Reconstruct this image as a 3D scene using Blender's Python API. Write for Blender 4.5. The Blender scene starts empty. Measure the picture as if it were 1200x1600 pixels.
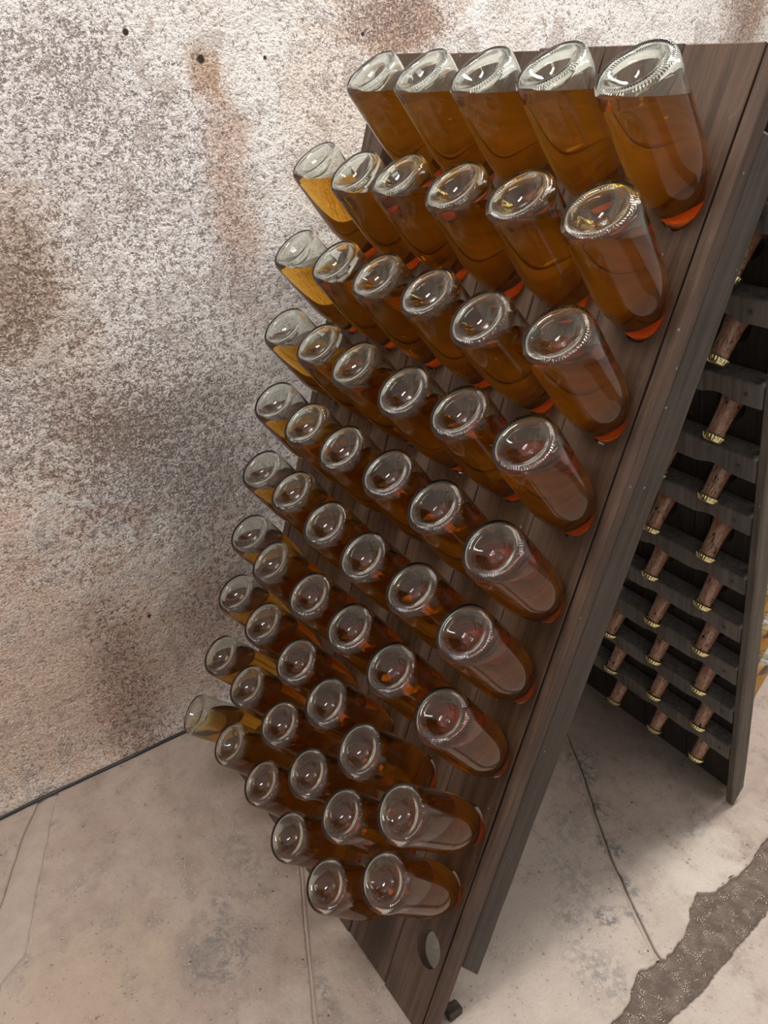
import bpy, bmesh, math, random
import numpy as np
from mathutils import Vector, Matrix, Euler, noise as mnoise

random.seed(7)
rng = np.random.default_rng(7)
scene = bpy.context.scene
COL = scene.collection

# ------------------------------------------------------------------ camera
cam_data = bpy.data.cameras.new('camera')
cam = bpy.data.objects.new('camera', cam_data)
COL.objects.link(cam)
YAW, PITCH, ROLL = 0.9778, 1.04195, -0.03007
cam.matrix_world = (Matrix.Translation((1.3857, -0.4470, 1.5574)) @ Matrix.Rotation(YAW, 4, 'Z')
                    @ Matrix.Rotation(PITCH, 4, 'X') @ Matrix.Rotation(ROLL, 4, 'Z'))
cam_data.sensor_fit = 'VERTICAL'
cam_data.sensor_height = 36.0
cam_data.lens = 1216.29 / 1600 * 36.0
cam_data.clip_start = 0.02
scene.camera = cam

# ------------------------------------------------------------------ world, lamps, exposure
world = bpy.data.worlds.new('cellar_ambient')
scene.world = world
world.use_nodes = True
bg = world.node_tree.nodes['Background']
bg.inputs[0].default_value = (1.0, 0.93, 0.86, 1)
bg.inputs[1].default_value = 0.34


def area_lamp(name, loc, sx, sy, watts, color, target=None):
    d = bpy.data.lights.new(name, 'AREA')
    d.shape = 'RECTANGLE'
    d.size = sx
    d.size_y = sy
    d.energy = watts
    d.color = color
    o = bpy.data.objects.new(name, d)
    o.location = loc
    if target is not None:
        o.rotation_euler = (Vector(target) - Vector(loc)).to_track_quat('-Z', 'Y').to_euler()
    COL.objects.link(o)
    return o


area_lamp('ceiling_lamp_rear', (0.85, 1.15, 2.75), 0.25, 1.2, 38, (1.0, 0.95, 0.89))
area_lamp('front_fill_light', (0.75, -0.90, 2.75), 0.25, 1.2, 25, (1.0, 0.95, 0.89))  # unseen overhead fill, added to brighten the front of the rack
area_lamp('ceiling_lamp_side', (2.4, 1.0, 2.75), 0.25, 1.2, 14, (1.0, 0.95, 0.89))

scene.view_settings.view_transform = 'Standard'
scene.view_settings.look = 'None'
scene.view_settings.gamma = 1.0
scene.view_settings.use_curve_mapping = False
scene.view_settings.exposure = 0.55

cy = scene.cycles
cy.max_bounces = 14
cy.transmission_bounces = 14
cy.caustics_reflective = False
cy.glossy_bounces = 6
cy.diffuse_bounces = 2
cy.transparent_max_bounces = 8
cy.sample_clamp_indirect = 6.0
cy.blur_glossy = 0.3
cy.use_denoising = True
cy.volume_bounces = 2
cy.use_adaptive_sampling = True
cy.adaptive_threshold = 0.04

# ------------------------------------------------------------------ layout (metres; X along the rack, Y into it, Z up)
TH = 1.257007              # lean of the front panel
PANEL_L = 1.644
PANEL_T = 0.026
PANEL_R = 0.803
HOLE_X0, HOLE_DX = 0.10195, 0.12824
HOLE_S0, HOLE_DS = 0.17027, 0.14317
REACH = 0.19355            # front of hole to the base of a bottle
TILT = 0.91119             # mean elevation of a bottle axis
REAR_Y = 0.950             # inner face of the rear panel at the floor
REAR_TH = math.radians(77.0)
WALL_X = -0.212


# ------------------------------------------------------------------ node helpers
def new_mat(name):
    m = bpy.data.materials.new(name)
    m.use_nodes = True
    m.node_tree.nodes.clear()
    return m


class NB:
    def __init__(self, m):
        self.nt = m.node_tree

    def n(self, t, **kw):
        nd = self.nt.nodes.new(t)
        for k, v in kw.items():
            setattr(nd, k, v)
        return nd

    def put(self, sock, v):
        if isinstance(v, bpy.types.NodeSocket):
            self.nt.links.new(v, sock)
        elif v is not None:
            if isinstance(v, (tuple, list)) and sock.type == 'RGBA' and len(v) == 3:
                v = (*v, 1)
            sock.default_value = v

    def coord(self):
        return self.n('ShaderNodeTexCoord').outputs['Object']

    def mapping(self, vec, scale=(1, 1, 1), loc=(0, 0, 0), rot=(0, 0, 0)):
        m = self.n('ShaderNodeMapping')
        self.put(m.inputs['Vector'], vec)
        m.inputs['Scale'].default_value = scale
        m.inputs['Location'].default_value = loc
        m.inputs['Rotation'].default_value = rot
        return m.outputs[0]

    dims = '3D'

    def noise(self, vec, scale, detail=4, rough=0.55, dist=0.0):
        m = self.n('ShaderNodeTexNoise', noise_dimensions=self.dims)
        self.put(m.inputs['Vector'], vec)
        m.inputs['Scale'].default_value = scale
        m.inputs['Detail'].default_value = detail
        m.inputs['Roughness'].default_value = rough
        m.inputs['Distortion'].default_value = dist
        return m.outputs['Fac']

    def voronoi(self, vec, scale, feature='F1', rand=1.0):
        m = self.n('ShaderNodeTexVoronoi', feature=feature, voronoi_dimensions=self.dims)
        self.put(m.inputs['Vector'], vec)
        m.inputs['Scale'].default_value = scale
        m.inputs['Randomness'].default_value = rand
        return m.outputs['Distance']

    def math(self, op, a, b=0.0, clamp=False):
        m = self.n('ShaderNodeMath', operation=op, use_clamp=clamp)
        self.put(m.inputs[0], a)
        self.put(m.inputs[1], b)
        return m.outputs[0]

    def step(self, v, lo, hi, a=0.0, b=1.0):
        m = self.n('ShaderNodeMapRange', interpolation_type='SMOOTHSTEP')
        self.put(m.inputs['Value'], v)
        m.inputs['From Min'].default_value = lo
        m.inputs['From Max'].default_value = hi
        m.inputs['To Min'].default_value = a
        m.inputs['To Max'].default_value = b
        return m.outputs['Result']

    def mix(self, fac, a, b, blend='MIX'):
        m = self.n('ShaderNodeMix', data_type='RGBA', blend_type=blend)
        self.put(m.inputs[0], fac)
        self.put(m.inputs[6], a)
        self.put(m.inputs[7], b)
        return m.outputs[2]

    def bump(self, h, strength, dist, nrm=None):
        m = self.n('ShaderNodeBump')
        m.inputs['Strength'].default_value = strength
        m.inputs['Distance'].default_value = dist
        self.put(m.inputs['Height'], h)
        if nrm is not None:
            self.put(m.inputs['Normal'], nrm)
        return m.outputs[0]

    def spot(self, vec, c, r, soft=0.5, warp=None):
        """0..1 mask of an ellipsoidal spot centred on c with radii r (a stain of its own shape)"""
        m = self.mapping(vec, scale=tuple(1 / q for q in r), loc=tuple(-a / q for a, q in zip(c, r)))
        ln = self.n('ShaderNodeVectorMath', operation='LENGTH')
        self.put(ln.inputs[0], m)
        d = ln.outputs['Value']
        if warp is not None:
            d = self.math('ADD', d, warp)
        return self.step(d, 1 - soft, 1 + soft, 1.0, 0.0)

    def principled(self, color, rough=0.7, normal=None, metallic=0.0, spec=0.5):
        b = self.n('ShaderNodeBsdfPrincipled')
        self.put(b.inputs['Base Color'], color)
        self.put(b.inputs['Roughness'], rough)
        self.put(b.inputs['Metallic'], metallic)
        b.inputs['Specular IOR Level'].default_value = spec
        if normal is not None:
            self.put(b.inputs['Normal'], normal)
        o = self.n('ShaderNodeOutputMaterial')
        self.nt.links.new(b.outputs[0], o.inputs['Surface'])
        return b, o


# ------------------------------------------------------------------ materials
def wood_material(name, dark, light, pale, rough=0.62, seed=0.0):
    m = new_mat(name)
    b = NB(m)
    oi = b.n('ShaderNodeObjectInfo')
    v = b.n('ShaderNodeVectorMath', operation='ADD')
    b.put(v.inputs[0], b.coord())
    sc = b.n('ShaderNodeVectorMath', operation='SCALE')
    sc.inputs[0].default_value = (3.1, 17.0, 5.3)
    b.put(sc.inputs['Scale'], oi.outputs['Random'])
    b.put(v.inputs[1], sc.outputs[0])
    co = v.outputs[0]
    grain = b.noise(b.mapping(co, (95, 3.4, 95), (seed, 0, 0)), 1.0, 4, 0.62, 0.5)
    fine = b.noise(b.mapping(co, (420, 14, 420)), 1.0, 2, 0.6)
    big = b.noise(co, 7.0, 3, 0.6)
    f = b.math('ADD', b.math('MULTIPLY', grain, 0.65), b.math('MULTIPLY', big, 0.45))
    c = b.mix(b.step(f, 0.30, 0.80), dark, light)
    c = b.mix(b.math('MULTIPLY', b.step(fine, 0.52, 0.75), 0.35), c, dark)
    scuff = b.noise(b.mapping(co, (60, 22, 60)), 1.0, 4, 0.75)
    c = b.mix(b.math('MULTIPLY', b.step(scuff, 0.62, 0.78), 0.4), c, pale)
    fleck = b.voronoi(co, 26.0)
    c = b.mix(b.math('MULTIPLY', b.step(fleck, 0.045, 0.06, 1, 0), 0.5), c, (0.42, 0.36, 0.3))
    h = b.math('ADD', b.math('MULTIPLY', grain, 0.6), b.math('MULTIPLY', fine, 0.5))
    b.principled(c, b.step(big, 0.3, 0.7, rough - 0.1, rough + 0.12), b.bump(h, 0.5, 0.0012), spec=0.35)
    return m


MAT_WOOD = wood_material('stained_wood', (0.040, 0.025, 0.018), (0.135, 0.087, 0.063), (0.21, 0.16, 0.128))
MAT_RAIL = wood_material('grey_brown_wood', (0.032, 0.025, 0.020), (0.088, 0.070, 0.058), (0.21, 0.18, 0.155), seed=4.0)
MAT_STILE = wood_material('grey_wood', (0.058, 0.048, 0.038), (0.16, 0.138, 0.112), (0.27, 0.24, 0.20), seed=2.0)
MAT_PLANK = wood_material('dark_wood', (0.022, 0.018, 0.015), (0.06, 0.05, 0.043), (0.13, 0.115, 0.10), seed=6.0)
MAT_SLAT = wood_material('weathered_wood', (0.085, 0.076, 0.068), (0.24, 0.215, 0.195), (0.36, 0.335, 0.31), rough=0.75, seed=9.0)


def glass_material():
    m = new_mat('clear_glass')
    b = NB(m)
    g = b.n('ShaderNodeBsdfGlass', distribution='MULTI_GGX')
    g.inputs['Color'].default_value = (0.975, 0.99, 0.972, 1)
    g.inputs['Roughness'].default_value = 0.0
    g.inputs['IOR'].default_value = 1.5
    o = b.n('ShaderNodeOutputMaterial')
    b.nt.links.new(g.outputs[0], o.inputs['Surface'])
    return m


def wine_material():
    m = new_mat('amber_wine')
    b = NB(m)
    g = b.n('ShaderNodeBsdfGlass', distribution='MULTI_GGX')
    g.inputs['Color'].default_value = (1, 1, 1, 1)
    g.inputs['Roughness'].default_value = 0.0
    g.inputs['IOR'].default_value = 1.34
    at = b.n('ShaderNodeAttribute', attribute_type='GEOMETRY', attribute_name='free_surface')
    # free surface meets air (1.34); the rest of the wine touches glass (1.34 / 1.5)
    b.put(g.inputs['IOR'], b.math('ADD', 0.8933, b.math('MULTIPLY', at.outputs['Fac'], 1.34 - 0.8933)))
    a = b.n('ShaderNodeVolumeAbsorption')
    a.inputs['Color'].default_value = (0.93, 0.695, 0.02, 1)
    a.inputs['Density'].default_value = 38.0
    sct = b.n('ShaderNodeVolumeScatter')
    sct.inputs['Color'].default_value = (0.92, 0.50, 0.13, 1)
    sct.inputs['Density'].default_value = 2.0
    sct.inputs['Anisotropy'].default_value = 0.4
    ad = b.n('ShaderNodeAddShader')
    b.nt.links.new(a.outputs[0], ad.inputs[0])
    b.nt.links.new(sct.outputs[0], ad.inputs[1])
    o = b.n('ShaderNodeOutputMaterial')
    b.nt.links.new(g.outputs[0], o.inputs['Surface'])
    b.nt.links.new(ad.outputs[0], o.inputs['Volume'])
    return m


def sediment_material():
    m = new_mat('brown_lees')
    b = NB(m)
    co = b.coord()
    oi = b.n('ShaderNodeObjectInfo')
    v = b.n('ShaderNodeVectorMath', operation='ADD')
    b.put(v.inputs[0], co)
    b.put(v.inputs[1], oi.outputs['Random'])
    co = v.outputs[0]
    n1 = b.noise(b.mapping(co, (260, 260, 70)), 1.0, 5, 0.65, 1.2)
    n2 = b.noise(b.mapping(co, (150, 150, 45)), 1.0, 4, 0.6, 0.8)
    c = b.mix(b.step(n1, 0.35, 0.65), (0.60, 0.25, 0.16), (1.0, 0.64, 0.48))
    c = b.mix(b.step(n2, 0.34, 0.42, 1, 0), c, (0.05, 0.016, 0.01))
    sz = b.n('ShaderNodeSeparateXYZ')
    b.put(sz.inputs[0], b.coord())
    c = b.mix(b.step(sz.outputs[2], 0.218, 0.240, 0.85, 0.0), c, (0.62, 0.17, 0.045))       # fresh orange yeast where the neck opens
    b.principled(c, 0.7, b.bump(n2, 0.5, 0.002))
    return m


def gold_material():
    m = new_mat('gold_cap_metal')
    b = NB(m)
    n = b.noise(b.coord(), 300, 3)
    b.principled(b.mix(n, (0.95, 0.88, 0.40), (1.0, 0.97, 0.62)), 0.18, None, 1.0)
    return m


MAT_GLASS = glass_material()
MAT_WINE = wine_material()
MAT_LEES = sediment_material()
MAT_GOLD = gold_material()


def wall_material():
    m = new_mat('old_lime_plaster')
    b = NB(m)
    co = b.coord()
    b.dims = '2D'
    sx = b.n('ShaderNodeSeparateXYZ')
    b.put(sx.inputs[0], co)
    cx = b.n('ShaderNodeCombineXYZ')
    b.put(cx.inputs[0], sx.outputs[1])
    b.put(cx.inputs[1], sx.outputs[2])
    wc = cx.outputs[0]
    big = b.noise(wc, 2.4, 4, 0.62, 0.4)
    mid = b.noise(wc, 11.0, 5, 0.65, 0.5)
    grain = b.noise(wc, 62.0, 5, 0.74)
    warp = b.math('MULTIPLY', b.math('SUBTRACT', mid, 0.5), 2.4)
    warp = b.math('ADD', warp, b.math('MULTIPLY', b.math('SUBTRACT', grain, 0.5), 1.0))
    white = b.mix(b.step(mid, 0.35, 0.65), (0.78, 0.75, 0.73), (0.90, 0.885, 0.875))
    pink = (0.68, 0.56, 0.49)
    c = b.mix(b.math('MULTIPLY', b.step(big, 0.50, 0.68), 0.40), white, pink)
    # tinted patches: (Y, Z, rY, rZ, colour, amount)
    tints = [((-0.30, 0.25), (0.40, 0.42), (0.72, 0.55, 0.45), 0.75),
             ((0.10, 0.28), (0.40, 0.30), (0.64, 0.55, 0.50), 0.65),
             ((-0.22, 1.20), (0.13, 0.16), (0.44, 0.33, 0.24), 0.7),
             ((0.28, 1.33), (0.05, 0.22), (0.58, 0.43, 0.35), 0.7),
             ((0.25, 1.55), (0.030, 0.05), (0.50, 0.36, 0.25), 0.8),
             ((0.72, 1.63), (0.13, 0.07), (0.42, 0.28, 0.20), 0.8),
             ((1.97, 1.64), (0.10, 0.16), (0.42, 0.29, 0.21), 0.8),
             ((0.52, 1.45), (0.10, 0.20), (0.70, 0.58, 0.50), 0.5),
             ((-0.50, 0.80), (0.30, 0.22), (0.68, 0.57, 0.50), 0.6)]
    for (y, z), (ry, rz), col, amt in tints:
        s = b.spot(co, (WALL_X, y, z), (9.0, ry, rz), 0.7, warp)
        c = b.mix(b.math('MULTIPLY', s, amt), c, col)
    # soot and damp: dark pores between pale grains, thicker inside the stained patches
    dens = b.step(big, 0.34, 0.62, 0.42, 0.10)
    stains = [((-0.08, 0.98), (0.20, 0.24), 0.30), ((0.05, 0.80), (0.20, 0.18), 0.45), ((-0.14, 1.42), (0.26, 0.22), 0.25),
              ((-0.16, 0.22), (0.07, 0.26), 0.50), ((0.16, 0.32), (0.14, 0.14), 0.35), ((0.10, 1.25), (0.20, 0.30), 0.20),
              ((-0.35, 1.00), (0.20, 0.20), 0.30), ((0.70, 1.63), (0.12, 0.06), 0.45), ((1.97, 1.64), (0.08, 0.15), 0.45),
              ((0.18, 0.60), (0.14, 0.10), 0.30), ((-0.22, 1.18), (0.10, 0.10), 0.55), ((-0.20, 0.62), (0.12, 0.08), 0.25),
              ((-0.05, 0.86), (0.10, 0.08), 0.45), ((0.02, 1.58), (0.05, 0.06), 0.35)]
    for (y, z), (ry, rz), amt in stains:
        s = b.spot(co, (WALL_X, y, z), (9.0, ry, rz), 0.7, warp)
        dens = b.math('ADD', dens, b.math('MULTIPLY', s, amt))
    dens = b.math('MULTIPLY', dens, b.step(mid, 0.28, 0.62, 0.5, 1.25))
    dv = b.n('ShaderNodeVectorMath', operation='ADD')
    b.put(dv.inputs[0], wc)
    wn = b.n('ShaderNodeTexNoise', noise_dimensions='2D')
    wn.inputs['Scale'].default_value = 70
    wn.inputs['Detail'].default_value = 2.0
    b.put(wn.inputs['Vector'], wc)
    ws = b.n('ShaderNodeVectorMath', operation='SCALE')
    b.put(ws.inputs[0], wn.outputs['Color'])
    ws.inputs['Scale'].default_value = 0.022
    b.put(dv.inputs[1], ws.outputs[0])
    edge = b.voronoi(dv.outputs[0], 125.0, 'DISTANCE_TO_EDGE')
    pore = b.math('ADD', b.math('MULTIPLY', b.math('SUBTRACT', 0.30, edge), 1.0), b.math('MULTIPLY', b.math('SUBTRACT', 0.5, grain), 1.5))
    pore = b.math('ADD', pore, b.math('MULTIPLY', b.math('SUBTRACT', dens, 1.0), 0.42))
    specks = b.step(pore, -0.06, 0.10)
    c = b.mix(b.math('MULTIPLY', specks, 0.88), c, b.mix(b.step(big, 0.4, 0.6), (0.25, 0.20, 0.195), (0.23, 0.165, 0.13)))
    # pale raised grains
    fleck = b.noise(wc, 170.0, 2, 0.7)
    c = b.mix(b.math('MULTIPLY', b.step(fleck, 0.52, 0.64), 0.65), c, (0.92, 0.89, 0.86))
    c = b.mix(b.math('MULTIPLY', b.step(fleck, 0.44, 0.30), 0.45), c, (0.27, 0.21, 0.19))
    # flaked scabs
    scab = b.math('MULTIPLY', b.step(b.math('ADD', mid, b.math('MULTIPLY', grain, 0.35)), 0.76, 0.80), 0.5)
    c = b.mix(scab, c, (0.36, 0.28, 0.23))
    # washes of rust, damp and soot over the grain
    for (y, z), (ry, rz), col, amt in (((-0.36, 0.22), (0.30, 0.36), (1.0, 0.86, 0.76), 0.9), ((0.02, 0.22), (0.30, 0.24), (0.90, 0.80, 0.74), 0.9),
                                       ((0.02, 0.86), (0.19, 0.17), (0.60, 0.54, 0.54), 0.8), ((-0.17, 0.20), (0.065, 0.26), (0.58, 0.50, 0.48), 0.85),
                                       ((0.15, 0.33), (0.13, 0.13), (0.62, 0.55, 0.53), 0.8), ((-0.20, 1.19), (0.11, 0.13), (0.66, 0.54, 0.44), 0.9),
                                       ((-0.16, 0.95), (0.12, 0.12), (0.66, 0.57, 0.52), 0.7), ((0.72, 1.63), (0.12, 0.06), (0.62, 0.48, 0.40), 0.85),
                                       ((1.97, 1.64), (0.08, 0.14), (0.62, 0.50, 0.42), 0.85), ((0.27, 1.33), (0.035, 0.20), (0.84, 0.70, 0.62), 0.85),
                                       ((0.25, 1.55), (0.028, 0.035), (0.74, 0.58, 0.46), 0.9), ((-0.05, 1.40), (0.22, 0.20), (0.88, 0.85, 0.88), 0.8),
                                       ((-0.45, 0.75), (0.25, 0.20), (0.92, 0.80, 0.74), 0.8), ((0.60, 1.35), (0.16, 0.30), (0.98, 0.92, 0.86), 0.8)):
        c = b.mix(b.math('MULTIPLY', b.spot(co, (WALL_X, y, z), (9.0, ry, rz), 0.75, warp), amt * 0.62), c, col, 'MULTIPLY')
    # nail holes, their inner shade painted into the colour as dark spots
    for y, z, r in ((0.25, 1.563, 0.008), (0.386, 1.562, 0.004), (0.11, 1.608, 0.006), (-0.072, 0.376, 0.005), (0.62, 1.60, 0.004)):
        s = b.spot(co, (WALL_X, y, z), (9.0, r, r), 0.25)
        c = b.mix(s, c, (0.035, 0.022, 0.018))
    h = b.math('ADD', b.math('MULTIPLY', grain, 1.0), b.math('MULTIPLY', mid, 1.4))
    h = b.math('ADD', h, b.math('MULTIPLY', fleck, 0.45))
    nrm = b.bump(h, 0.9, 0.012)
    b.principled(c, 0.78, nrm, spec=0.35)
    return m


def slab_material():
    m = new_mat('worn_floor_stone')
    b = NB(m)
    co = b.coord()
    b.dims = '2D'
    big = b.noise(co, 3.5, 4, 0.6)
    mid = b.noise(co, 16.0, 5, 0.65)
    grain = b.noise(co, 170.0, 2, 0.6)
    c = b.mix(b.step(big, 0.35, 0.65), (0.34, 0.262, 0.222), (0.41, 0.332, 0.287))
    c = b.mix(b.math('MULTIPLY', b.step(mid, 0.48, 0.70), 0.60), c, (0.25, 0.20, 0.17))
    c = b.mix(b.math('MULTIPLY', b.step(mid, 0.28, 0.42, 1, 0), 0.4), c, (0.45, 0.385, 0.335))
    c = b.mix(b.math('MULTIPLY', b.step(grain, 0.35, 0.65), 0.25), c, (0.32, 0.26, 0.225))
    warp = b.math('MULTIPLY', b.math('SUBTRACT', mid, 0.5), 2.2)
    # pale lime towards the gutter, warm patch front left
    for (x, y), (rx, ry), col, amt in (((0.85, 0.35), (0.30, 0.45), (0.43, 0.38, 0.335), 0.6), ((0.35, -0.50), (0.14, 0.16), (0.44, 0.34, 0.25), 0.5),
                                       ((0.86, 0.72), (0.07, 0.10), (0.58, 0.53, 0.465), 0.5)):
        c = b.mix(b.math('MULTIPLY', b.spot(co, (x, y, 0), (rx, ry, 9.0), 0.7, warp), amt), c, col)
    # grey rubbed swirl
    rg = b.n('ShaderNodeTexWave', wave_type='RINGS', rings_direction='Z')
    b.put(rg.inputs['Vector'], b.mapping(co, loc=(-0.424, 0.237, 0)))
    rg.inputs['Scale'].default_value = 28.0
    rg.inputs['Distortion'].default_value = 9.0
    rg.inputs['Detail Scale'].default_value = 2.5
    rg.inputs['Detail'].default_value = 4.0
    sw = b.math('MULTIPLY', b.spot(co, (0.424, -0.237, 0), (0.075, 0.075, 9), 0.45, b.math('MULTIPLY', warp, 0.5)),
                b.math('MULTIPLY', b.math('ADD', b.math('MULTIPLY', rg.outputs['Fac'], 0.45), 0.35), b.step(b.noise(co, 34.0, 3, 0.7), 0.36, 0.60, 0.15, 1.0)))
    c = b.mix(sw, c, (0.14, 0.13, 0.122))
    c = b.mix(b.math('MULTIPLY', b.spot(co, (0.415, -0.255, 0), (0.026, 0.022, 9), 0.5, warp), 0.5), c, (0.20, 0.18, 0.165))
    smear = b.step(b.noise(co, 55.0, 4, 0.72), 0.38, 0.62)
    # dark smears along the joint on the right
    for (x, y), (rx, ry), amt in (((0.50, 0.73), (0.03, 0.035), 0.55), ((0.55, 0.70), (0.022, 0.03), 0.7), ((0.63, 0.655), (0.03, 0.02), 0.6),
                                  ((0.72, 0.595), (0.035, 0.016), 0.6), ((0.80, 0.548), (0.04, 0.012), 0.6), ((0.86, 0.505), (0.02, 0.012), 0.5),
                                  ((0.83, 0.45), (0.016, 0.02), 0.7), ((0.90, 0.36), (0.05, 0.04), 0.4), ((0.62, 0.56), (0.05, 0.03), 0.3),
                                  ((0.72, 0.47), (0.06, 0.035), 0.3), ((0.78, 0.40), (0.03, 0.03), 0.35), ((0.33, -0.19), (0.03, 0.012), 0.4), ((0.25, -0.10), (0.06, 0.03), 0.3),
                                  ((0.80, 0.78), (0.014, 0.03), 0.35), ((0.62, -0.10), (0.05, 0.012), 0.45), ((0.68, -0.125), (0.02, 0.012), 0.5)):
        c = b.mix(b.math('MULTIPLY', b.spot(co, (x, y, 0), (rx * 1.15, ry * 1.15, 9), 0.8, b.math('MULTIPLY', warp, 1.2)), b.math('MULTIPLY', smear, min(1.0, amt * 1.5))), c, (0.13, 0.125, 0.125))
    pits = b.step(b.math('SUBTRACT', b.noise(co, 90.0, 3, 0.7), b.math('MULTIPLY', mid, 0.28)), 0.15, 0.19, 1, 0)
    c = b.mix(b.math('MULTIPLY', pits, 0.8), c, (0.19, 0.16, 0.14))
    dots = b.step(b.voronoi(co, 17.0), 0.03, 0.042, 1, 0)
    c = b.mix(b.math('MULTIPLY', dots, b.step(mid, 0.58, 0.62)), c, (0.08, 0.065, 0.055))
    crystals = b.step(b.voronoi(b.mapping(co, loc=(3, 7, 0)), 60.0), 0.04, 0.065, 1, 0)
    c = b.mix(b.math('MULTIPLY', crystals, b.step(mid, 0.56, 0.64, 0.0, 0.8)), c, (0.85, 0.81, 0.76))
    h = b.math('ADD', b.math('MULTIPLY', mid, 1.0), b.math('MULTIPLY', grain, 0.22))
    nrm = b.bump(h, 0.6, 0.006)
    b.principled(c, b.step(mid, 0.3, 0.7, 0.5, 0.75), nrm, spec=0.4)
    return m


def earth_material():
    m = new_mat('gutter_earth')
    b = NB(m)
    co = b.coord()
    b.dims = '2D'
    n1 = b.noise(co, 28, 6, 0.65)
    n2 = b.noise(co, 260, 4, 0.6)
    c = b.mix(b.step(n1, 0.35, 0.7), (0.095, 0.066, 0.050), (0.165, 0.122, 0.097))
    c = b.mix(b.math('MULTIPLY', b.step(n2, 0.55, 0.75), 0.5), c, (0.10, 0.075, 0.06))
    sp = b.math('MULTIPLY', b.step(b.voronoi(co, 230.0), 0.12, 0.20, 1, 0), b.step(b.noise(co, 45, 3), 0.50, 0.66))  # glints of the glittering earth, painted into the colour as bright specks
    c = b.mix(sp, c, (0.85, 0.78, 0.68))
    b.principled(c, b.step(n2, 0.3, 0.7, 0.35, 0.6), b.bump(b.math('ADD', n1, b.math('MULTIPLY', n2, 0.3)), 0.8, 0.008))
    return m


def mortar_material():
    m = new_mat('lime_mortar')
    b = NB(m)
    co = b.coord()
    b.dims = '2D'
    n1 = b.noise(co, 22, 6, 0.6)
    n2 = b.noise(co, 190, 4, 0.6)
    c = b.mix(n1, (0.33, 0.26, 0.215), (0.46, 0.385, 0.33))
    c = b.mix(b.math('MULTIPLY', b.step(n2, 0.55, 0.75), 0.4), c, (0.34, 0.27, 0.23))
    b.principled(c, 0.75, b.bump(b.math('ADD', n1, b.math('MULTIPLY', n2, 0.2)), 0.6, 0.008))
    return m


def rubber_material():
    m = new_mat('black_rubber')
    b = NB(m)
    n = b.noise(b.coord(), 60, 3)
    b.principled(b.mix(n, (0.012, 0.013, 0.014), (0.035, 0.036, 0.038)), 0.5)
    return m


def iron_material():
    m = new_mat('dull_iron')
    b = NB(m)
    n = b.noise(b.coord(), 200, 3)
    b.principled(b.mix(n, (0.06, 0.05, 0.045), (0.22, 0.19, 0.17)), 0.55, None, 0.6)
    return m


MAT_WALL = wall_material()
MAT_SLAB = slab_material()
MAT_EARTH = earth_material()
MAT_MORTAR = mortar_material()
MAT_RUBBER = rubber_material()
MAT_IRON = iron_material()


# ------------------------------------------------------------------ object helpers
def link(name, mesh, mat, parent=None, smooth=False):
    o = bpy.data.objects.new(name, mesh)
    COL.objects.link(o)
    if mat is not None and not mesh.materials:
        mesh.materials.append(mat)
    if parent is not None:
        o.parent = parent
    if smooth:
        mesh.polygons.foreach_set('use_smooth', [True] * len(mesh.polygons))
    return o


def empty(name, parent=None):
    o = bpy.data.objects.new(name, None)
    o.empty_display_size = 0.05
    COL.objects.link(o)
    if parent is not None:
        o.parent = parent
    return o


def tag(o, label, category, group=None, kind=None):
    o['label'] = label
    if category:
        o['category'] = category
    if group:
        o['group'] = group
    if kind:
        o['kind'] = kind
    return o


def mesh_from_bm(bm, name):
    me = bpy.data.meshes.new(name)
    bm.to_mesh(me)
    bm.free()
    return me


def box_bm(x0, x1, y0, y1, z0, z1, bevel=0.002, cuts=0, jitter=0.0, seg=1):
    bm = bmesh.new()
    bmesh.ops.create_cube(bm, size=1.0)
    for v in bm.verts:
        v.co = Vector(((x0 + x1) / 2 + v.co.x * (x1 - x0), (y0 + y1) / 2 + v.co.y * (y1 - y0), (z0 + z1) / 2 + v.co.z * (z1 - z0)))
    if bevel:
        bmesh.ops.bevel(bm, geom=list(bm.edges), offset=bevel, segments=seg, affect='EDGES', profile=0.6)
    if cuts:
        ax = max(range(3), key=lambda i: (x1 - x0, y1 - y0, z1 - z0)[i])
        lo = (x0, y0, z0)[ax]
        hi = (x1, y1, z1)[ax]
        for k in range(1, cuts + 1):
            p = Vector((0, 0, 0))
            p[ax] = lo + (hi - lo) * k / (cuts + 1)
            n = Vector((0, 0, 0))
            n[ax] = 1
            bmesh.ops.bisect_plane(bm, geom=list(bm.verts) + list(bm.edges) + list(bm.faces), plane_co=p, plane_no=n)
        if jitter:
            for v in bm.verts:
                t = v.co[ax]
                for a in range(3):
                    if a != ax:
                        v.co[a] += jitter * mnoise.noise(Vector((t * 9 + a * 7.3, round(v.co[(ax + 1) % 3], 2) * 40, round(v.co[(ax + 2) % 3], 2) * 40)))
    return bm


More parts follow.
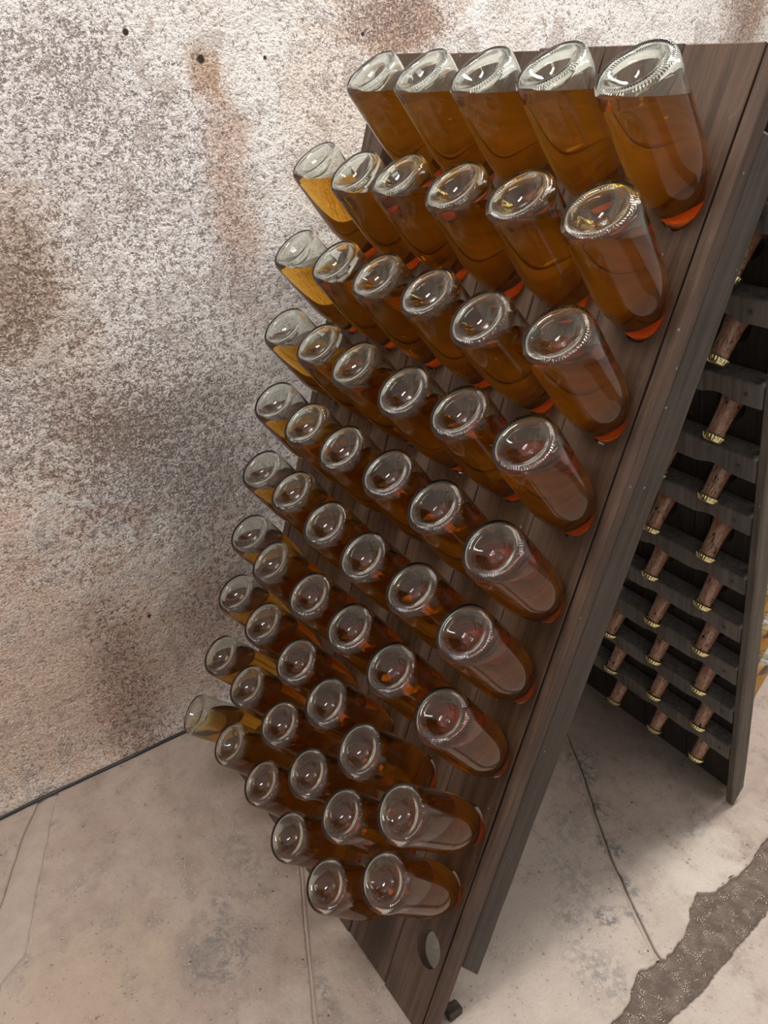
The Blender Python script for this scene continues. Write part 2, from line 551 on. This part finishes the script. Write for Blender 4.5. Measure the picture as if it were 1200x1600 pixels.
# ------------------------------------------------------------------ the wall
def build_wall():
    ny, nz = 330, 190
    ys = np.linspace(-1.9, 3.6, ny)
    zs = np.linspace(-0.02, 2.9, nz)
    co = np.zeros((nz, ny, 3))
    for j, z in enumerate(zs):
        for i, y in enumerate(ys):
            d = 0.012 * mnoise.noise(Vector((y * 2.2, z * 2.2, 1.7))) + 0.006 * mnoise.noise(Vector((y * 9, z * 9, 4.1))) \
                + 0.0028 * mnoise.noise(Vector((y * 30, z * 30, 8.1)))
            foot = 0.020 * math.exp(-max(z, 0) / 0.018) + 0.010 * math.exp(-max(z, 0) / 0.10)
            co[j, i] = (WALL_X - 0.012 + d + foot, y, z)
    verts = co.reshape(-1, 3).tolist()
    faces = [(j * ny + i, j * ny + i + 1, (j + 1) * ny + i + 1, (j + 1) * ny + i) for j in range(nz - 1) for i in range(ny - 1)]
    # thickness behind the plaster
    n0 = len(verts)
    verts += [(-0.45, -1.9, -0.02), (-0.45, 3.6, -0.02), (-0.45, 3.6, 2.9), (-0.45, -1.9, 2.9)]
    faces.append((n0, n0 + 3, n0 + 2, n0 + 1))
    me = bpy.data.meshes.new('wall_left')
    me.from_pydata(verts, [], faces)
    o = link('wall_left', me, MAT_WALL, smooth=True)
    tag(o, 'rough old whitewashed plaster wall with dark damp stains behind the rack', None, kind='structure')


build_wall()


# ------------------------------------------------------------------ the floor: earth bed, stone slabs, mortar joints
def wobble(line, amp, step=0.02, seed=0.0):
    """resample a polyline and give it a worn, irregular edge"""
    out = []
    for (x0, y0), (x1, y1) in zip(line[:-1], line[1:]):
        L = math.hypot(x1 - x0, y1 - y0)
        n = max(1, int(L / step))
        for k in range(n):
            t = k / n
            x, y = x0 + (x1 - x0) * t, y0 + (y1 - y0) * t
            nx, ny = -(y1 - y0) / L, (x1 - x0) / L
            w = amp * (mnoise.noise(Vector((x * 14 + seed, y * 14, seed))) + 0.6 * mnoise.noise(Vector((x * 45, y * 45, seed + 3))) + 0.4 * mnoise.noise(Vector((x * 130, y * 130, seed + 5))))
            out.append((x + nx * w, y + ny * w))
    out.append(line[-1])
    return out


def slab_mesh(poly, name, z=0.0, depth=0.04, lip=0.003):
    bm = bmesh.new()
    n = len(poly)
    area = sum(poly[i][0] * poly[(i + 1) % n][1] - poly[(i + 1) % n][0] * poly[i][1] for i in range(n))
    if area < 0:
        poly = poly[::-1]
    rings = []
    for inset, zz in ((0, z - depth), (0, z - lip), (lip * 0.45, z - lip * 0.3), (lip, z)):
        ring = []
        for i in range(n):
            p0, p1, p2 = poly[i - 1], poly[i], poly[(i + 1) % n]
            dx, dy = p2[0] - p0[0], p2[1] - p0[1]
            l = math.hypot(dx, dy) or 1
            ring.append(bm.verts.new((p1[0] - dy / l * inset, p1[1] + dx / l * inset, zz)))
        rings.append(ring)
    for a, b_ in zip(rings[:-1], rings[1:]):
        for i in range(n):
            bm.faces.new((a[i], a[(i + 1) % n], b_[(i + 1) % n], b_[i]))
    top = bm.faces.new(rings[-1])
    bmesh.ops.triangulate(bm, faces=[top])
    return mesh_from_bm(bm, name)


def build_floor():
    nx, ny = 110, 150
    xs = np.linspace(-0.30, 3.2, nx)
    ys = np.linspace(-2.2, 3.6, ny)
    verts, faces = [], []
    for y in ys:
        for x in xs:
            verts.append((x, y, -0.012 + 0.002 * mnoise.noise(Vector((x * 12, y * 12, 0)))))
    for j in range(ny - 1):
        for i in range(nx - 1):
            a = j * nx + i
            faces.append((a, a + 1, a + nx + 1, a + nx))
    me = bpy.data.meshes.new('floor')
    me.from_pydata(verts, [], faces)
    fl = link('floor', me, MAT_EARTH, smooth=True)
    tag(fl, 'cellar floor of worn beige stone slabs with a brown earth gutter', None, kind='structure')
    W = -0.19
    s1a = [(W, -0.435), (-0.113, -0.49), (-0.009, -0.544), (0.10, -0.605), (0.40, -0.78), (1.02, -1.20)]
    s1b = [(W, -0.385), (-0.163, -0.403), (0.03, -0.491), (0.102, -0.52), (0.192, -0.56), (0.229, -0.607), (0.50, -0.76), (1.01, -1.10)]
    s2a = [(W, 0.245), (0.10, 0.115), (0.478, -0.066), (0.656, -0.148), (0.975, -0.296)]
    s2b = [(x, y + 0.010) for x, y in s2a]
    s3a = [(W, 1.10), (0.421, 0.757), (0.52, 0.702), (0.648, 0.621), (0.742, 0.564), (0.805, 0.532), (0.90, 0.485), (0.946, 0.47)]
    s3b = [(x + 0.003, y + 0.007) for x, y in s3a[:-2]] + [(0.93, 0.482), (0.950, 0.477)]
    up_d = [(0.950, 0.478), (0.951, 0.510), (0.950, 0.561), (0.919, 0.613), (0.906, 0.655), (0.925, 0.69), (0.930, 0.778), (0.917, 0.844), (0.913, 0.90), (0.925, 1.10), (0.91, 2.4)]
    up_c = [(0.975, -0.282), (0.985, 0.0), (0.975, 0.20), (0.971, 0.299), (0.965, 0.368), (0.944, 0.421), (0.946, 0.47)]
    lo = [(1.07, -2.0), (1.06, -0.6), (1.045, 0.0), (1.030, 0.30), (1.032, 0.385), (1.039, 0.451), (1.031, 0.521), (1.024, 0.616), (1.016, 0.736), (1.02, 0.95), (1.01, 2.4)]
    A = wobble(s1a, 0.004, seed=1)
    B1 = wobble(s1b, 0.005, seed=2)
    S2a, S2b = wobble(s2a, 0.002, seed=3), wobble(s2b, 0.002, seed=4)
    S3a, S3b = wobble(s3a, 0.003, seed=5), wobble(s3b, 0.003, seed=6)
    UD, UC, LO = wobble(up_d, 0.007, 0.006, 7), wobble(up_c, 0.007, 0.006, 7.5), wobble(lo, 0.006, 0.006, 9)
    polys = [(A + [(1.0, -2.0), (W, -2.0)], 0.0),
             (B1 + wobble([(1.01, -1.10), (0.99, -0.7), (0.975, -0.296)], 0.008, 0.015, 8) + S2a[::-1][1:], 0.001),
             (S2b + UC[1:] + S3a[::-1][1:], 0.0),
             (S3b + UD[1:] + [(0.91, 2.4), (W, 2.4)], 0.0015),
             (LO + [(2.2, 2.4), (2.2, -2.0)], 0.001)]
    for poly, z in polys:
        link('stone_slab', slab_mesh(poly, 'stone_slab', z), MAT_SLAB, fl)
    # raised mortar in the joints
    def mortar(l0, l1, z, ridge):
        bm = bmesh.new()
        n = 60
        def at(line, t):
            d = [0]
            for a, b_ in zip(line[:-1], line[1:]):
                d.append(d[-1] + math.hypot(b_[0] - a[0], b_[1] - a[1]))
            return (float(np.interp(t * d[-1], d, [q[0] for q in line])), float(np.interp(t * d[-1], d, [q[1] for q in line])))
        rows = []
        for k in range(n + 1):
            a, b_ = at(l0, k / n), at(l1, k / n)
            row = []
            for m_ in range(7):
                t = -0.12 + 1.24 * m_ / 6
                x, y = a[0] + (b_[0] - a[0]) * t, a[1] + (b_[1] - a[1]) * t
                row.append(bm.verts.new((x, y, z + ridge * math.sin(math.pi * min(max(t, 0), 1)) ** 2 + 0.0015 * mnoise.noise(Vector((x * 40, y * 40, 2))))))
            rows.append(row)
        for r0, r1 in zip(rows[:-1], rows[1:]):
            for m_ in range(6):
                bm.faces.new((r0[m_], r0[m_ + 1], r1[m_ + 1], r1[m_]))
        link('mortar_joint', mesh_from_bm(bm, 'mortar_joint'), MAT_MORTAR, fl, True)
    mortar(s1a, s1b, -0.0085, 0.0075)
    mortar(s2a, s2b, -0.003, 0.005)
    mortar(s3a, s3b, -0.007, 0.002)


build_floor()


# ------------------------------------------------------------------ the riddling rack
def plank_mesh(name, x0, x1, s0, s1, holes, t, rx, rs, back_shift):
    """a board in the panel plane (x, s, n) with real holes bored on the slant"""
    bm = bmesh.new()
    K = 8
    hs = sorted(holes, key=lambda h: h[1])
    cuts = [s0] + [(a[1] + b_[1]) / 2 for a, b_ in zip(hs[:-1], hs[1:])] + [s1]
    chamf = 0.0015

    def face(sgn, z):
        for (hx, hsn), ya, yb in zip(hs, cuts[:-1], cuts[1:]):
            xa, xb = x0 + chamf, x1 - chamf
            y_lo = ya + (chamf if ya == s0 else 0)
            y_hi = yb - (chamf if yb == s1 else 0)
            per = [(xa + (xb - xa) * i / K, y_lo) for i in range(K)] + [(xb, y_lo + (y_hi - y_lo) * i / K) for i in range(K)] + \
                  [(xb - (xb - xa) * i / K, y_hi) for i in range(K)] + [(xa, y_hi - (y_hi - y_lo) * i / K) for i in range(K)]
            cx, cs = hx, hsn + (0 if sgn > 0 else back_shift)
            inner = []
            for i in range(4 * K):
                a = -0.75 * math.pi + 2 * math.pi * i / (4 * K)
                inner.append((cx + rx * math.cos(a), cs + rs * math.sin(a)))
            vo = [bm.verts.new((p[0], p[1], z)) for p in per]
            vi = [bm.verts.new((p[0], p[1], z)) for p in inner]
            for i in range(4 * K):
                j = (i + 1) % (4 * K)
                f = (vo[i], vo[j], vi[j], vi[i])
                bm.faces.new(f if sgn > 0 else f[::-1])
            walls.append((sgn, vi))
            borders.append((sgn, vo))
    walls, borders = [], []
    face(1, 0.0)
    face(-1, -t)
    n = len(hs)
    for k in range(n):
        a, b_ = walls[k][1], walls[n + k][1]
        for i in range(4 * K):
            j = (i + 1) % (4 * K)
            bm.faces.new((a[i], a[j], b_[j], b_[i]))
    # outer sides with a small chamfer
    for k in range(n):
        a, b_ = borders[k][1], borders[n + k][1]
        sides = [(K, 2 * K, (chamf, 0)), (3 * K, 4 * K, (-chamf, 0))]
        if k == 0:
            sides.append((0, K, (0, -chamf)))
        if k == n - 1:
            sides.append((2 * K, 3 * K, (0, chamf)))
        for lo, hi, (ox, oy) in sides:
            idx = [i % (4 * K) for i in range(lo, hi + 1)]
            ma = [bm.verts.new((a[i].co.x + ox, a[i].co.y + oy, -chamf)) for i in idx]
            mb = [bm.verts.new((b_[i].co.x + ox, b_[i].co.y + oy, -t + chamf)) for i in idx]
            for q in range(len(idx) - 1):
                bm.faces.new((a[idx[q + 1]], a[idx[q]], ma[q], ma[q + 1]))
                bm.faces.new((ma[q + 1], ma[q], mb[q], mb[q + 1]))
                bm.faces.new((mb[q + 1], mb[q], b_[idx[q]], b_[idx[q + 1]]))
    bmesh.ops.remove_doubles(bm, verts=list(bm.verts), dist=0.0002)
    bmesh.ops.recalc_face_normals(bm, faces=list(bm.faces))
    return mesh_from_bm(bm, name)


rack = empty('riddling_rack')
tag(rack, 'dark wooden A-frame riddling rack holding rows of upturned bottles', 'rack')
front = empty('front_panel', rack)
front.rotation_euler = (TH, 0, 0)
rear = empty('rear_panel', rack)
rear.rotation_euler = (REAR_TH, 0, math.pi)
REAR_T = 0.026
REAR_X = 0.80
rear.location = (REAR_X, REAR_Y + REAR_T / math.sin(REAR_TH), 0)
bpy.context.view_layer.update()

BACK_SHIFT = -PANEL_T * (-math.cos(TILT + TH)) / math.sin(TILT + TH)
HOLE_R = 0.0295
HOLE_RS = 0.0395
hole_x = [HOLE_X0 + i * HOLE_DX for i in range(6)]
hole_s = [HOLE_S0 + (9 - r) * HOLE_DS for r in range(10)]      # index 0 = top row
edges = [0.028] + [(a + b_) / 2 - 0.008 for a, b_ in zip(hole_x[:-1], hole_x[1:])] + [0.783]
for i in range(6):
    top = PANEL_L + random.uniform(-0.004, 0.004)
    foot = random.uniform(0.0, 0.006)
    o = link('plank', plank_mesh('plank', edges[i] + 0.0012, edges[i + 1] - 0.0012, foot, top, [(hole_x[i], s + 0.007) for s in hole_s],
                                 PANEL_T, HOLE_R, HOLE_RS, BACK_SHIFT), MAT_WOOD, front)
    o.location.z = random.uniform(-0.0012, 0.0008)
for x0, x1 in ((0.004, 0.0268), (0.7842, PANEL_R)):
    link('edge_strip', mesh_from_bm(box_bm(x0, x1, 0.002, PANEL_L, -PANEL_T, 0.0, 0.0015, 24, 0.0016), 'edge_strip'), MAT_WOOD, front)


def rail_mesh(name, x0, x1, s0, s1, n0, n1, jit=0.002, ragged=0.012):
    bm = box_bm(x0, x1, s0, s1, n0, n1, 0.003, 26, jit)
    for v in bm.verts:                       # worn, splintered lower end
        if v.co.y < s0 + 0.01:
            v.co.y += ragged * mnoise.noise(Vector((v.co.x * 90, 3, v.co.z * 60))) + 0.9 * (v.co.z - n0)
    return mesh_from_bm(bm, name)


link('side_rail', rail_mesh('side_rail', PANEL_R - 0.045, PANEL_R, 0.132, 1.555, -0.086, -PANEL_T - 0.0005), MAT_RAIL, front)
link('side_rail', rail_mesh('side_rail', 0.004, 0.049, 0.132, 1.555, -0.086, -PANEL_T - 0.0005), MAT_RAIL, front)

# rear panel: crowned necks were read off at these spots on its inside (X, height up the slope, column, row from the floor)
REAR_EL = math.radians(60.0)
NECK_DEPTH = 0.050
REAR_NECKS = []
cols = [('A', [0.714, 0.715, 0.712, 0.712, 0.711, 0.713, 0.711, 0.716, 0.715, 0.726], [0.099, 0.224, 0.352, 0.480, 0.616, 0.749, 0.890, 1.023, 1.169, 1.306]),
        ('B', [0.592, 0.592, 0.591, 0.588, 0.583, 0.587, 0.600], [0.089, 0.221, 0.352, 0.478, 0.617, 0.750, 0.894]),
        ('C', [0.464, 0.459, 0.459], [0.084, 0.207, 0.342])]
r_dir = Vector((0, -math.cos(REAR_TH), math.sin(REAR_TH)))
r_nin = Vector((0, -math.sin(REAR_TH), -math.cos(REAR_TH)))
axis_out = Vector((0, math.cos(REAR_EL), math.sin(REAR_EL)))
along = axis_out.dot(-r_nin)
for cname, xs, ss in cols:
    for k, (x, s) in enumerate(zip(xs, ss)):
        tip = Vector((x, REAR_Y, 0)) + r_dir * s + r_nin * NECK_DEPTH
        L_in = NECK_DEPTH / along                         # tip -> inner face along the axis
        L_out = (NECK_DEPTH + REAR_T) / along             # tip -> outer face
        p_out = tip + axis_out * L_out
        s_out = (p_out - Vector((0, REAR_Y, 0))).dot(r_dir)
        s_in = (tip + axis_out * L_in - Vector((0, REAR_Y, 0))).dot(r_dir)
        REAR_NECKS.append((cname, k, x, tip, s_out, s_in))
hx_r = {'A': 0.714, 'B': 0.590, 'C': 0.461, 'D': 0.335, 'E': 0.209, 'F': 0.083}
sA = [q[4] for q in REAR_NECKS if q[0] == 'A']
e_r = [0.796, 0.652, 0.526, 0.398, 0.272, 0.146, 0.004]
rear_shift = -REAR_T * axis_out.dot(r_dir) / along
# panel coordinate measured from the outer face foot
for i, cname in enumerate('ABCDEF'):
    got = {q[1]: q for q in REAR_NECKS if q[0] == cname}
    holes = []
    for k in range(10):
        if k in got:
            holes.append((REAR_X - got[k][2], got[k][4]))
        else:
            holes.append((REAR_X - hx_r[cname], sA[k]))
    off = (Vector((0, rear.location.y, 0)) - Vector((0, REAR_Y, 0))).dot(r_dir)
    holes = [(x, s - off) for x, s in holes]
    xa, xb = REAR_X - e_r[i], REAR_X - e_r[i + 1]
    link('plank', plank_mesh('plank', xa + 0.0012, xb - 0.0012, 0.004, 1.59 + random.uniform(-0.004, 0.004), holes, REAR_T, 0.0265,
                             0.0265 / along, rear_shift), MAT_PLANK, rear)
slat_tops = [0.226, 0.359, 0.494, 0.618, 0.749, 0.896, 1.017, 1.154, 1.292, 1.430]
slat_h = [0.045, 0.044, 0.050, 0.044, 0.042, 0.042, 0.048, 0.042, 0.042, 0.044]
for s, h in zip(slat_tops, slat_h):
    bm = box_bm(0.006, REAR_X - 0.004, s - h, s, -REAR_T - 0.040, -REAR_T - 0.0005, 0.002, 90, 0.0012)
    for v in bm.verts:                      # hollows cut where a neck passes underneath
        if v.co.y < s - h * 0.6:
            for cname in 'ABCDEF':
                dx = v.co.x - (REAR_X - hx_r[cname])
                if abs(dx) < 0.028:
                    v.co.y += 0.008 * (1 - (dx / 0.028) ** 2)
    o = link('slat', mesh_from_bm(bm, 'slat'), MAT_SLAT, rear)
    for x in (0.035,):
        nb = bmesh.new()
        bmesh.ops.create_cone(nb, cap_ends=True, segments=10, radius1=0.0035, radius2=0.0028, depth=0.0025)
        sc = link('screw', mesh_from_bm(nb, 'screw'), MAT_IRON, o)
        sc.location = (x + random.uniform(-0.006, 0.008), s - h * 0.5, -REAR_T - 0.0405)
link('side_rail', rail_mesh('side_rail', -0.016, 0.003, 0.022, 1.50, -REAR_T - 0.043, -REAR_T - 0.0005, 0.0015, 0.006), MAT_STILE, rear)
link('side_rail', rail_mesh('side_rail', REAR_X - 0.003, REAR_X + 0.016, 0.022, 1.50, -REAR_T - 0.043, -REAR_T - 0.0005, 0.0015, 0.006), MAT_STILE, rear)


# ------------------------------------------------------------------ bottles
BR = 0.0470                 # body radius
OUT_BASE = [(0.0, 0.0238), (0.0025, 0.0240), (0.0042, 0.0250), (0.0058, 0.0268), (0.0085, 0.0276), (0.0115, 0.0262), (0.0158, 0.0225),
            (0.0202, 0.0172), (0.0242, 0.0112), (0.0272, 0.0064), (0.0294, 0.0031), (0.0312, 0.0012), (0.0330, 0.0003), (0.0350, 0.0)]
OUT_BASE = [(r, z * 0.76) for r, z in OUT_BASE]
KNURL = [(0.0372, 0.0), (0.0392, 0.0001), (0.0412, 0.0004), (0.0430, 0.0011)]
NECK_R = 0.0163


def shoulder(z, inset):
    t = min(max((z - 0.105) / 0.150, 0.0), 1.0)
    return NECK_R - inset + (BR - NECK_R) * (1 - t ** 2.2) ** 2.2


SH_Z = [0.105 + 0.0075 * k for k in range(1, 20)]
OUT_BODY = [(0.0447, 0.0026), (0.0460, 0.0056), (0.0468, 0.0098), (BR, 0.0160), (BR, 0.0500), (BR, 0.0800), (BR, 0.1050)] + \
           [(shoulder(z, 0), z) for z in SH_Z] + \
           [(0.0158, 0.2620), (0.0153, 0.2720), (0.0150, 0.2820), (0.0152, 0.2832), (0.0168, 0.2842),
            (0.0170, 0.2862), (0.0168, 0.2895), (0.0152, 0.2908), (0.0150, 0.2930), (0.0150, 0.2985), (0.0143, 0.2998), (0.0, 0.3)]
IR = BR - 0.0029
INNER = [(0.0, 0.0232), (0.0060, 0.0240), (0.0100, 0.0238), (0.0160, 0.0206), (0.0212, 0.0161), (0.0258, 0.0113), (0.0295, 0.0078), (0.0330, 0.0060),
         (0.0365, 0.0054), (0.0397, 0.0068), (0.0422, 0.0108), (0.0436, 0.0170), (IR, 0.0250), (IR, 0.0600), (IR, 0.0800), (IR, 0.1050)] + \
        [(shoulder(z, 0.0029), z) for z in SH_Z] + [(0.0129, 0.2620), (0.0126, 0.2720), (0.0124, 0.2820), (0.0122, 0.2960), (0.0, 0.2962)]


def lathe(bm, prof, seg, flip=False, rfun=None):
    rings = []
    for k, (r, z) in enumerate(prof):
        if r == 0:
            rings.append([bm.verts.new((0, 0, z))])
        else:
            ring = []
            for i in range(seg):
                a = 2 * math.pi * i / seg
                rr, zz = rfun(k, i, r, z) if rfun else (r, z)
                ring.append(bm.verts.new((rr * math.cos(a), rr * math.sin(a), zz)))
            rings.append(ring)
    for a, b_ in zip(rings[:-1], rings[1:]):
        for i in range(seg):
            j = (i + 1) % seg
            if len(a) == 1:
                f = [a[0], b_[j], b_[i]]
            elif len(b_) == 1:
                f = [a[i], a[j], b_[0]]
            else:
                f = [a[i], a[j], b_[j], b_[i]]
            bm.faces.new(f[::-1] if flip else f)


def glass_mesh():
    bm = bmesh.new()
    prof = OUT_BASE + KNURL + OUT_BODY
    k0 = len(OUT_BASE)

    def rf(k, i, r, z):
        if k0 <= k < k0 + 4 and i % 3 == 0:
            return r + 0.0003, z + 0.0022          # stippled ring pressed into the base
        return r, z
    lathe(bm, prof, 216, rfun=rf)
    return mesh_from_bm(bm, 'glass')


def crown_mesh():
    bm = bmesh.new()
    prof = [(0.0, 0.3034), (0.0100, 0.3032), (0.0140, 0.3024), (0.0162, 0.3004), (0.0172, 0.2972), (0.0186, 0.2928), (0.0187, 0.2918), (0.0176, 0.2920), (0.0164, 0.2970), (0.0154, 0.3004), (0.0, 0.3010)]

    def rf(k, i, r, z):
        amp = {4: 0.0006, 5: 0.0014, 6: 0.0014, 7: 0.0011, 8: 0.0003}.get(k, 0)
        return r + amp * math.cos(2 * math.pi * i / 4), z
    lathe(bm, prof, 84, flip=True, rfun=rf)
    bmesh.ops.recalc_face_normals(bm, faces=list(bm.faces))
    return mesh_from_bm(bm, 'crown_cap')


def lees_mesh():
    bm = bmesh.new()
    liner = [(shoulder(z, 0.0033), z) for z in (0.2015, 0.2070, 0.2150, 0.2250, 0.2350, 0.2450)]
    prof = [(0.0, 0.2010), (0.0120, 0.2000), (0.0200, 0.2002)] + liner + [(0.0131, 0.2560), (0.0123, 0.2700), (0.0117, 0.2820), (0.0114, 0.2900), (0.0, 0.2905)]
    prof = [(r, z) for r, z in prof]

    def rf(k, i, r, z):
        if k in (1, 2):
            a = 2 * math.pi * i / 40
            z += 0.003 * mnoise.noise(Vector((math.cos(a) * 2, math.sin(a) * 2, k)))
        return r, z
    lathe(bm, prof, 40, rfun=rf)
    bmesh.ops.recalc_face_normals(bm, faces=list(bm.faces))
    return mesh_from_bm(bm, 'lees')


def wine_mesh(up_local, level_point_local):
    """wine filling the inside of the bottle up to the world's horizon; its free surface is marked"""
    bm = bmesh.new()
    lay = bm.faces.layers.float.new('free_surface')
    lathe(bm, INNER, 96)
    bmesh.ops.bisect_plane(bm, geom=list(bm.verts) + list(bm.edges) + list(bm.faces), plane_co=level_point_local, plane_no=up_local,
                           clear_outer=True, clear_inner=False)
    rim = [e for e in bm.edges if e.is_boundary]
    top = bmesh.ops.edgeloop_fill(bm, edges=rim)['faces']
    for f in bm.faces:
        f.smooth = True
    for e in bm.edges:
        if any(f in top for f in e.link_faces):
            e.smooth = False
    for f in top:
        f[lay] = 1.0
        f.smooth = False
    bmesh.ops.recalc_face_normals(bm, faces=list(bm.faces))
    return mesh_from_bm(bm, 'wine')


def inner_glass_mesh(up_local, level_point_local):
    """the dry inside of the bottle above the wine"""
    bm = bmesh.new()
    lathe(bm, INNER, 96, flip=True)
    bmesh.ops.bisect_plane(bm, geom=list(bm.verts) + list(bm.edges) + list(bm.faces), plane_co=level_point_local, plane_no=up_local,
                           clear_outer=False, clear_inner=True)
    for f in bm.faces:
        f.smooth = True
    return mesh_from_bm(bm, 'inner_glass')


GLASS = glass_mesh()
GLASS.materials.append(MAT_GLASS)
GLASS.polygons.foreach_set('use_smooth', [True] * len(GLASS.polygons))
CROWN = crown_mesh()
CROWN.materials.append(MAT_GOLD)
CROWN.polygons.foreach_set('use_smooth', [True] * len(CROWN.polygons))
LEES = lees_mesh()
LEES.materials.append(MAT_LEES)
LEES.polygons.foreach_set('use_smooth', [True] * len(LEES.polygons))


def bottle(base, neck_dir, label, group, drop):
    z = neck_dir.normalized()
    x = Vector((1, 0, 0))
    x = (x - z * x.dot(z)).normalized()
    y = z.cross(x)
    rot = Matrix((x, y, z)).transposed()
    rot = rot @ Matrix.Rotation(random.uniform(0, 6.28), 3, 'Z')
    M = Matrix.Translation(base) @ rot.to_4x4()
    root = empty('wine_bottle')
    root.matrix_world = M
    tag(root, label, 'bottle', group)
    link('glass', GLASS, None, root)
    link('crown_cap', CROWN, None, root)
    link('lees', LEES, None, root)
    up = rot.transposed() @ Vector((0, 0, 1))
    lean = math.sqrt(max(0.0, 1 - z.z ** 2))                 # how far the base disc tips
    low = base.z - 0.0435 * lean                             # lowest point of the base rim
    dip = max(pz * -z.z + pr * lean for pr, pz in INNER[:7])  # how low the punt hangs
    low = min(low - drop, base.z - dip - 0.0008)
    lv = M.inverted() @ Vector((base.x, base.y, low))
    me = wine_mesh(up, lv)
    link('wine', me, MAT_WINE, root)
    link('inner_glass', inner_glass_mesh(up, lv), MAT_GLASS, root)
    return root


# measured lie of every bottle in the front panel: (elevation of axis, sideways swing), degrees, top row first
LIE = {1: [None, (54.0, -0.5), (51.0, -1.2), (52.6, 3.4), (53.9, 8.4), (54.9, 7.3), (55.9, 5.7), (56.3, 0.7), (52.6, -0.8), (40.1, -15.4)],
       2: [(51.9, -1.3), (50.8, 4.6), (51.4, 1.8), (52.3, 0.6), (52.7, 6.0), (56.2, 1.6), (52.5, -4.3), (56.3, -2.0), (53.5, -3.4), (49.7, -8.6)],
       3: [(52.4, -1.9), (53.1, -4.0), (51.1, 0.3), (51.1, -3.6), (52.2, 3.6), (53.5, 3.1), (54.1, 3.2), (55.5, 3.4), (54.8, 0.2), (52.4, -4.4)],
       4: [(52.4, -0.8), (52.1, 1.3), (51.3, 1.2), (50.0, 2.3), (54.0, 3.5), (52.6, 0.5), (56.2, 1.2), (52.4, -0.9), (49.9, 0.8), (47.2, -1.3)],
       5: [(54.3, -3.6), (52.6, 0.7), (47.5, -0.2), (52.4, -0.1), (53.1, 0.9), (55.0, -1.7), (55.2, -1.1), (48.7, -4.7), (50.3, -6.4), (49.1, -0.9)],
       6: [(52.9, -1.8), (51.5, 4.1), (51.2, 1.3), (52.5, 0.8), (50.5, 2.8), (53.9, -2.4), (55.3, -1.7), (43.4, -2.5), (46.6, -0.8), None]}
ORD = ['first', 'second', 'third', 'fourth', 'fifth', 'sixth', 'seventh', 'eighth', 'ninth', 'tenth']
e_s = Vector((0, math.cos(TH), math.sin(TH)))
for r in range(10):
    present = [c for c in range(1, 7) if LIE[c][r] is not None]
    for c in present:
        el, sw = (math.radians(q) for q in LIE[c][r])
        d = Vector((math.cos(el) * math.sin(sw), -math.cos(el) * math.cos(sw), math.sin(el)))
        hole = Vector((hole_x[c - 1], 0, 0)) + e_s * hole_s[r]
        k = present.index(c)
        place = 'leftmost' if k == 0 else ('rightmost' if k == len(present) - 1 else ORD[k] + ' from left')
        row = 'top row' if r == 0 else ('bottom row' if r == 9 else ORD[r] + ' row from top')
        bottle(hole + d * REACH, -d, 'upturned clear bottle of amber wine, ' + place + ' in ' + row,
               'amber wine bottles in the front panel of the rack', random.uniform(0.0, 0.002))

colword = {'A': 'column beside right rail', 'B': 'second column from right rail', 'C': 'third column from right rail'}
for cname, k, x, tip, so, si in REAR_NECKS:
    ends = tip + axis_out * 0.3030
    place = 'lowest' if k == 0 else ORD[k] + ' from floor'
    bottle(ends, -axis_out, 'gold-capped brown bottle neck through rear panel, ' + colword[cname] + ', ' + place,
           'capped bottle necks in the rear panel of the rack', random.uniform(0.0, 0.002))


# ------------------------------------------------------------------ small things on the floor
def tube_mesh(name, pts, rad, seg=10, twist=0.0):
    bm = bmesh.new()
    rings = []
    for k, p in enumerate(pts):
        a = Vector(pts[max(k - 1, 0)])
        b_ = Vector(pts[min(k + 1, len(pts) - 1)])
        t = (b_ - a).normalized()
        u = t.cross(Vector((0, 0, 1))).normalized()
        w = u.cross(t)
        ring = []
        for i in range(seg):
            an = 2 * math.pi * i / seg
            rr = rad * (1 + 0.14 * math.cos(3 * an + twist * k))
            ring.append(bm.verts.new(Vector(p) + (u * math.cos(an) + w * math.sin(an)) * rr))
        rings.append(ring)
    for a, b_ in zip(rings[:-1], rings[1:]):
        for i in range(seg):
            j = (i + 1) % seg
            bm.faces.new((a[i], a[j], b_[j], b_[i]))
    bm.faces.new(rings[0][::-1])
    bm.faces.new(rings[-1])
    bmesh.ops.recalc_face_normals(bm, faces=list(bm.faces))
    return mesh_from_bm(bm, name)


pts = []
for k in range(260):
    y = -1.6 + k * 0.015
    pts.append((-0.1825 + 0.004 * mnoise.noise(Vector((y * 3.5, 1, 0))) + 0.0012 * mnoise.noise(Vector((y * 16, 4, 0))), y, 0.0052))
cable = link('cable', tube_mesh('cable', pts, 0.0042, 12, 0.55), MAT_RUBBER, smooth=True)
tag(cable, 'thin black cable lying along the foot of the plaster wall', 'cable')

bm = box_bm(0.776, 0.800, 0.062, 0.094, 0.0005, 0.024, 0.003)
for v in bm.verts:
    v.co.z -= max(0.0, (v.co.y - 0.062)) * 0.3
    v.co.x += 0.003 * mnoise.noise(v.co * 60)
wedge = link('wooden_wedge', mesh_from_bm(bm, 'wooden_wedge'), MAT_RAIL)
tag(wedge, 'small dark wooden wedge on the floor behind the front foot of the rack', 'wedge')
